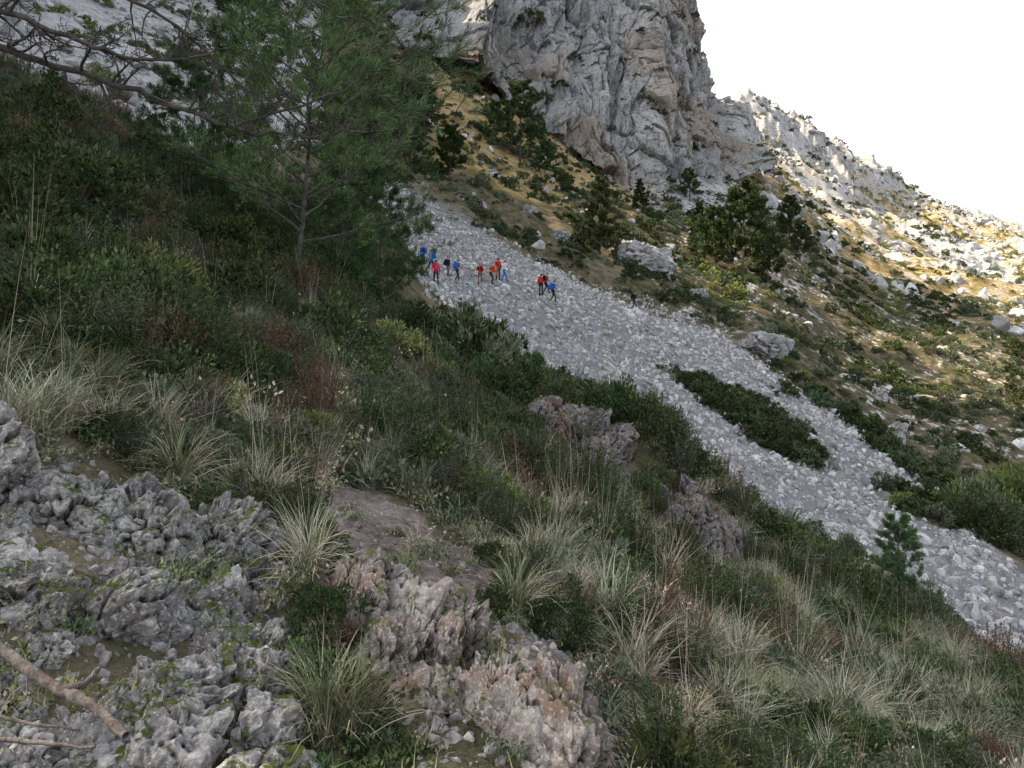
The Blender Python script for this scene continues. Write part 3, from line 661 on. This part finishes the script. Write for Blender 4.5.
o=add('young_pine_tree',pm2,None,onr(755,20,-.05));o.scale=(.5,.5,.5)
pm3=pine('far_pine',604,10,.12,.36,30,14,14,.45,.1,m_pine,(.03,0),.55)
pm4=pine('far_pine',605,10,.05,.26,34,12,14,.42,.1,m_fl,(0,0),.9)
for m_,u,y,sc_,rz in[(pm3,742,112,1.3,0),(pm3,768,118,.9,2),(pm3,715,116,.9,3),(pm4,600,100,1.05,0),(pm3,520,136,1.3,1),(pm3,495,138,.7,3),(pm3,545,133,.6,3),(pm4,700,125,.7,2),(pm3,800,170,.8,1),(pm3,790,190,1,2),(pm3,690,175,.7,4),(pm3,450,100,.7,2),(pm3,410,95,.8,5),(pm3,380,90,.9,1),(pm4,640,150,.6,2),(pm3,425,120,.8,4)]:
    o=add('pine_tree',m_,None,onr(u,y,-.2));o.scale=(sc_,sc_,sc_);o.rotation_euler[2]=rz
def W(u,v,y): return np.array([(u-512)/F*y,y,(HV-v)/F*y])
g=Geo();rg=np.random.default_rng(77)
tx=W(-260,0,5.6);gz=float(ground(tx[0],tx[1]))
tp=np.array([[tx[0],tx[1],gz-.2],[tx[0]+.05,tx[1],gz+1.2],[tx[0]+.1,tx[1]+.05,gz+2.4],[tx[0]+.25,tx[1],gz+3.6],[tx[0]+.3,tx[1],gz+5]])
Vv,Ff=tube(tp,[.16,.14,.12,.09,.04],10);g.add(Vv,Ff,1)
NC=[];ND=[]
def twigs(cv,rad,depth,length,dens):
    cv=np.asarray(cv);n=len(cv)
    for i in range(int(dens)):
        q=rg.uniform(.12,1);t=np.linspace(0,1,n);p=np.array([np.interp(q,t,cv[:,z]) for z in range(3)])
        k=min(int(q*(n-1)),n-2);dr=unit(cv[k+1]-cv[k])
        side=unit(rg.normal(size=3)+np.array([0,0,.35]));d2=unit(dr*.8+side*.9)
        L=length*rg.uniform(.4,1)*(1.15-.6*q);m=6
        pts=[p]
        for w in range(m):
            d2=unit(d2+rg.normal(size=3)*.22+np.array([0,0,.03]));pts.append(pts[-1]+d2*L/m)
        r0=np.interp(q,t,rad)*.6
        Vv,Ff=tube(pts,np.linspace(r0,max(.0018,r0*.25),m+1),4);g.add(Vv,Ff,1)
        if depth>0: twigs(pts,np.linspace(r0,r0*.3,m+1),depth-1,L*.6,5)
def limb(anch,r0,r1,dens=14,length=.6,depth=2):
    P=np.array([W(*a) for a in anch]);k=len(P);t=np.linspace(0,k-1,k*5)
    cv=np.stack([np.interp(t,np.arange(k),P[:,q]) for q in range(3)],1)+rg.normal(size=(len(t),3))*.012
    rad=np.linspace(r0,r1,len(t));Vv,Ff=tube(cv,rad,7);g.add(Vv,Ff,1);twigs(cv,rad,depth,length,dens);return cv
limb([(-250,30,5.6),(-80,20,5.4),(0,48,5.3),(80,72,5.2),(150,98,5.2),(230,128,5.3),(300,138,5.4),(400,128,5.6)],.032,.006,34,.6)
limb([(-250,-20,5.6),(-60,-10,5.0),(20,18,4.9),(100,50,4.9),(160,62,5.0),(230,50,5.2)],.026,.005,28,.5)
limb([(-240,-120,5.6),(0,-60,5.2),(80,-20,5.1),(170,20,5.2),(240,85,5.4),(290,110,5.5)],.020,.004,26,.5)
for (u,v_,y_,k) in [(395,55,5.6,9),(425,85,5.7,10),(440,60,5.8,9),(370,95,5.6,8),(410,115,5.6,8),(345,60,5.6,5),(448,30,5.8,6),(330,20,5.7,6),(380,20,5.7,7),(300,50,5.6,4),(290,10,5.6,4)]:
    c0=W(u,v_,y_)
    for j in range(k):
        e=c0+rg.normal(size=3)*.12;d_=unit(np.array([.5,0,.6])+rg.normal(size=3)*.4)
        Vv,Ff=tube([e-d_*.22,e-d_*.08,e+d_*.05],[.004,.003,.002],4);g.add(Vv,Ff,1)
        q=rg.uniform(-.16,.06,(60,1))
        NC.append(e+d_*q);ND.append(unit(rg.normal(size=(60,3)))*.8+d_)
limb([(230,128,5.3),(320,100,5.5),(400,60,5.7),(445,45,5.8)],.010,.004,12,.3,1)
limb([(-230,-220,5.6),(100,-100,5.4),(250,-40,5.5),(330,10,5.7),(390,30,5.7)],.02,.004,16,.4,1)
C=np.concatenate(NC);D=np.concatenate(ND);Vv,Ff=leaves(C,D,rg.uniform(.06,.11,len(C)),.005,rg);g.add(Vv,Ff,0)
add('overhanging_pine_tree',g.mesh('overhanging_pine_tree',[m_piney,m_bark],True))
m_stick=rockmat('dead_wood',(.035,.03,.028),(.08,.07,.066),(.16,.148,.14),9,None,False)
def St(u,v,dy=0):
    return W(u,v,2.3+dy)
g=Geo()
for pts,r in[([St(-60,600,.25),St(-10,638,.2),St(25,668,.12),St(60,690,.05),(St(95,706,0)),St(130,740,-.1)],[.020,.019,.017,.018,.016,.012]),([St(60,690,.05),St(85,684,.05),St(100,668,.1)],[.013,.01,.006]),([St(-40,735,.1),St(30,742,.05),St(95,748,0)],[.009,.007,.004]),([St(-40,705,.2),St(20,722,.15),St(80,730,.1)],[.006,.005,.003])]:
    P=np.array(pts);k=len(P);t=np.linspace(0,k-1,k*6);cv=np.stack([np.interp(t,np.arange(k),P[:,q]) for q in range(3)],1);cv=blur(cv,2,0) if k>4 else cv
    cv=cv+rng.normal(size=cv.shape)*.0016
    Vv,Ff=tube(cv,np.interp(t,np.arange(k),r)*(1+.1*rng.normal(size=len(t))),8);g.add(Vv,Ff,0)
add('fallen_branch',g.mesh('fallen_branch',[m_stick],True))
# ------------------------------------------------------------ hikers
skin=plain('skin',(.42,.24,.17),.6);hairm=plain('hair',(.04,.025,.018),.7);bootm=plain('boots',(.05,.04,.03));eyem=plain('eyes',(.02,.02,.02),.3)
cm={}
def cloth(n,c):
    if n not in cm:cm[n]=plain('cloth_'+n,c,.85)
    return cm[n]
POSE={}
def pose_pts(kind):
    J={'pel':(0,0,.95),'sp':(0,.0,1.12),'ch':(0,0,1.32),'nk':(0,.01,1.47),'hd0':(0,.02,1.56),'hd':(0,.025,1.64),'hd1':(0,.02,1.71)}
    for s_,sg in(('l',-1),('r',1)):
        J['hip'+s_]=(.1*sg,0,.9);J['kn'+s_]=(.11*sg,.02,.5);J['an'+s_]=(.11*sg,-.01,.09);J['to'+s_]=(.13*sg,.16,.04);J['he'+s_]=(.11*sg,-.05,.04)
        J['shd'+s_]=(.19*sg,0,1.41);J['el'+s_]=(.25*sg,-.02,1.14);J['wr'+s_]=(.26*sg,.1,.91);J['hn'+s_]=(.26*sg,.13,.85)
    if kind=='walk':
        J['knl']=(-.11,.2,.55);J['anl']=(-.11,.24,.12);J['tol']=(-.12,.4,.09);J['hel']=(-.11,.2,.06)
        J['knr']=(.11,-.02,.5);J['anr']=(.11,-.28,.13);J['tor']=(.12,-.14,.04);J['her']=(.11,-.34,.1)
        J['wrl']=(-.25,-.05,.93);J['hnl']=(-.25,-.04,.86);J['elr']=(.25,.06,1.15);J['wrr']=(.25,.27,1.05);J['hnr']=(.25,.34,1.02)
        for k in('ch','nk','hd0','hd','hd1','shdl','shdr'):
            x,y,z=J[k];J[k]=(x,y+.06*(z-.9)/.5,z)
    if kind=='bend':
        c,s_=math.cos(1.0),math.sin(1.0)
        for k in('sp','ch','nk','hd0','hd','hd1','shdl','shdr'):
            x,y,z=J[k];dz=z-.95;J[k]=(x,y*c+dz*s_-.12,.95-.02+dz*c-y*s_)
        for sg,s2 in((-1,'l'),(1,'r')):
            x,y,z=J['shd'+s2];J['el'+s2]=(x*1.1,y+.05,z-.28);J['wr'+s2]=(x,y+.14,z-.5);J['hn'+s2]=(x,y+.17,z-.57)
            J['kn'+s2]=(.12*sg,.08,.5);J['hip'+s2]=(.1*sg,-.12,.88)
        J['pel']=(0,-.12,.93)
    return J
def skinbody(kind):
    if kind in POSE:return POSE[kind]
    J=pose_pts(kind);R={'pel':.13,'sp':.125,'ch':.14,'nk':.055,'hd0':.075,'hd':.098,'hd1':.075}
    for s_ in 'lr':
        R.update({'hip'+s_:.095,'kn'+s_:.06,'an'+s_:.045,'to'+s_:.035,'he'+s_:.035,'shd'+s_:.065,'el'+s_:.045,'wr'+s_:.03,'hn'+s_:.03})
    Ed=[('pel','sp'),('sp','ch'),('ch','nk'),('nk','hd0'),('hd0','hd'),('hd','hd1')]
    for s_ in 'lr':Ed+=[('pel','hip'+s_),('hip'+s_,'kn'+s_),('kn'+s_,'an'+s_),('an'+s_,'to'+s_),('an'+s_,'he'+s_),('ch','shd'+s_),('shd'+s_,'el'+s_),('el'+s_,'wr'+s_),('wr'+s_,'hn'+s_)]
    for s_ in 'lr':
        h=np.array(J['hn'+s_]);w=np.array(J['wr'+s_]);dd=unit(h-w);sg=-1 if s_=='l' else 1
        for i in range(4):
            J[f'f{i}{s_}']=tuple(h+dd*(.07+.01*(1-abs(i-1.5)))+np.array([0,(i-1.5)*.018,0])+np.array([-.01*sg,0,0]));R[f'f{i}{s_}']=.008;Ed.append(('hn'+s_,f'f{i}{s_}'))
        J['th'+s_]=tuple(w+dd*.05+np.array([-.02*sg,.045,0]));R['th'+s_]=.009;Ed.append(('hn'+s_,'th'+s_))
    names=list(J);idx={n:i for i,n in enumerate(names)}
    me=bpy.data.meshes.new('b');me.from_pydata([J[n] for n in names],[(idx[a],idx[b]) for a,b in Ed],[])
    o=bpy.data.objects.new('b',me);scene.collection.objects.link(o)
    md=o.modifiers.new('s','SKIN');md.use_smooth_shade=True
    sv=me.skin_vertices[0].data
    for n in names:
        r=R[n];sv[idx[n]].radius=(r,r*(.75 if n in('ch','sp','pel') else 1));sv[idx[n]].use_root=(n=='pel')
    o.modifiers.new('u','SUBSURF').levels=2
    dg=bpy.context.evaluated_depsgraph_get();dg.update()
    m2=bpy.data.meshes.new_from_object(o.evaluated_get(dg))
    bpy.data.objects.remove(o)
    fc=np.array([p.center[:] for p in m2.polygons])
    best=np.full(len(fc),9.);reg=np.zeros(len(fc),int)
    def rg_(a,b):
        if b[:2] in('f0','f1','f2','f3','th') or b[:2]=='hn':return 2
        if b in('hd0','hd','hd1'):return 2
        if a[:2]=='an':return 4
        if a[:3]=='hip' or a[:2]=='kn' or b[:3]=='hip':return 1
        return 0
    for a,b in Ed:
        pa_=np.array(J[a]);pb=np.array(J[b]);ab=pb-pa_;t=np.clip(((fc-pa_)@ab)/(ab@ab),0,1);d_=np.linalg.norm(fc-(pa_+t[:,None]*ab),axis=1)-R[b]*.8
        k=d_<best;best=np.where(k,d_,best);reg=np.where(k,rg_(a,b),reg)
    hc=np.array(J['hd']);up=unit(np.array(J['hd1'])-np.array(J['hd0']));fw_=unit(np.cross(up,np.array([1.,0,0])))
    if fw_[1]<0 and kind!='bend':fw_=-fw_
    rel=fc-hc
    hr=(reg==2)&(np.linalg.norm(rel,axis=1)<.2)&(((rel@up)>.03)|((rel@fw_)<-.015))&((rel@up)>-.07)
    reg=np.where(hr,3,reg)
    POSE[kind]=(m2,reg,J,up,fw_);return POSE[kind]
def hiker(u,y,kind,face,top_,leg_,pack=None,pole=False,h=1.0):
    m2,reg,J,up,fw_=skinbody(kind)
    me=m2.copy();me.materials.clear()
    for m in(top_,leg_,skin,hairm,bootm):me.materials.append(m)
    me.polygons.foreach_set('material_index',reg.astype(np.int32));me.update()
    loc=onr(u,y,.05);o=add('hiker',me,None,loc);o.rotation_euler[2]=face;o.scale=(h,h,h)
    hc=np.array(J['hd']);sd=np.array([1.,0,0])
    bm=bmesh.new()
    def ball(c,r,sc_=(1,1,1)):
        mt=Matrix.Translation(Vector(c))@Matrix.Diagonal((r*sc_[0],r*sc_[1],r*sc_[2],1));bmesh.ops.create_icosphere(bm,subdivisions=1,radius=1,matrix=mt)
    for sg in(-1,1): ball(hc+fw_*.09+sd*.032*sg+up*.005,.011)
    mee=bpy.data.meshes.new('eyes');bm.to_mesh(mee);bm.free();mee.materials.append(eyem);add('eyes',mee,o)
    bm=bmesh.new();ball(hc+fw_*.105-up*.02,.016,(.8,1.1,1.4));ball(hc+sd*.095,.022,(.4,.8,1.2));ball(hc-sd*.095,.022,(.4,.8,1.2));ball(hc+fw_*.095-up*.055,.018,(1.3,.5,.35))
    mee=bpy.data.meshes.new('face');bm.to_mesh(mee);bm.free();mee.materials.append(skin);add('face_parts',mee,o)
    if pack:
        bm=bmesh.new();c=(np.array(J['ch'])+np.array(J['sp']))/2;tup=unit(np.array(J['nk'])-np.array(J['sp']));bk=unit(np.cross(np.array([1.,0,0]),tup));bk=-bk if bk[1]>0 and kind!='bend' else bk
        if kind=='bend' and bk[2]<0:bk=-bk
        c=c+bk*.2
        M=Matrix((( 1,bk[0],tup[0],c[0]),(0,bk[1],tup[1],c[1]),(0,bk[2],tup[2],c[2]),(0,0,0,1)))
        bmesh.ops.create_cube(bm,size=1,matrix=M@Matrix.Diagonal((.32,.2,.5,1)))
        bmesh.ops.bevel(bm,geom=list(bm.edges),offset=.06,segments=3,affect='EDGES')
        bmesh.ops.create_cube(bm,size=1,matrix=M@Matrix.Translation((0,.11,-.08))@Matrix.Diagonal((.22,.07,.22,1)))
        for sg in(-1,1):
            bmesh.ops.create_cube(bm,size=1,matrix=M@Matrix.Translation((.11*sg,-.2,.06))@Matrix.Diagonal((.05,.27,.34,1)))
        mee=bpy.data.meshes.new('backpack');bm.to_mesh(mee);bm.free();mee.materials.append(pack);add('backpack',mee,o)
    if pole:
        h_=np.array(J['hnr']);Vv,Ff=tube([h_+np.array([0,-.02,.12]),h_,np.array([h_[0]+.03,h_[1]+.12,.02])],[.014,.012,.008],6);add('trekking_pole',mesh_np('trekking_pole',Vv,Ff,[bootm]),o)
    return o
bl=cloth('blue',(.03,.14,.5));nv=cloth('navy',(.02,.03,.07));rd=cloth('red',(.55,.05,.035));og=cloth('orange',(.65,.16,.05));pk=cloth('pink',(.7,.05,.14));bk_=cloth('black',(.02,.02,.022));wh=cloth('white',(.7,.7,.7));gy=cloth('grey',(.14,.15,.17));kh=cloth('khaki',(.16,.13,.09));lb=cloth('lightblue',(.12,.35,.65))
hiker(436,53,'walk',.2,pk,bk_,pk,True)
hiker(423,60,'stand',2.6,bl,nv,nv);hiker(432,59.5,'walk',1.2,lb,bk_,bl)
hiker(448,60.5,'stand',-1.8,bk_,gy,nv);hiker(457,59,'walk',-.9,gy,nv,bl,True)
hiker(480,59,'stand',2.9,rd,kh,bk_);hiker(492,60,'bend',-1.5,og,bk_,rd);hiker(498,61.5,'stand',.4,rd,nv,rd)
hiker(504,61,'walk',-1.4,wh,bl,None,True)
hiker(541,61,'stand',-.4,bk_,nv,rd);hiker(546,63,'walk',-1.5,rd,bk_,bk_);hiker(553,61,'walk',-1.3,bl,bk_,bl,True)
hiker(634,74,'walk',-1.5,bk_,nv,bk_,True)
# ------------------------------------------------------------ light, world, camera
el=math.radians(42)
S=Vector((-.985*math.cos(el),.10*math.cos(el),math.sin(el))).normalized()
sun=bpy.data.lights.new('sun','SUN');sun.energy=13;sun.angle=math.radians(.5);sun.color=(1,.82,.58)
so=bpy.data.objects.new('sun',sun);scene.collection.objects.link(so);so.rotation_euler=S.to_track_quat('Z','Y').to_euler()
w=bpy.data.worlds.new('World');scene.world=w;w.use_nodes=True;nt=w.node_tree;bg=nt.nodes['Background']
sk=nt.nodes.new('ShaderNodeTexSky');sk.sky_type='NISHITA';sk.sun_disc=False;sk.sun_elevation=el;sk.sun_rotation=math.atan2(S.x,S.y)
sk.dust_density=3;sk.air_density=1
hs=nt.nodes.new('ShaderNodeHueSaturation');hs.inputs['Saturation'].default_value=.42
nt.links.new(sk.outputs[0],hs.inputs['Color']);nt.links.new(hs.outputs[0],bg.inputs['Color']);bg.inputs['Strength'].default_value=.5
cam=bpy.data.cameras.new('camera');co=bpy.data.objects.new('camera',cam);scene.collection.objects.link(co)
cam.sensor_width=36;cam.lens=36*F/1024;cam.shift_y=-70/1024;cam.clip_start=.05;cam.clip_end=5000
co.location=(0,0,0);co.rotation_euler=(math.pi/2,0,0);scene.camera=co
scene.view_settings.view_transform='Standard';scene.view_settings.look='None';scene.view_settings.exposure=0
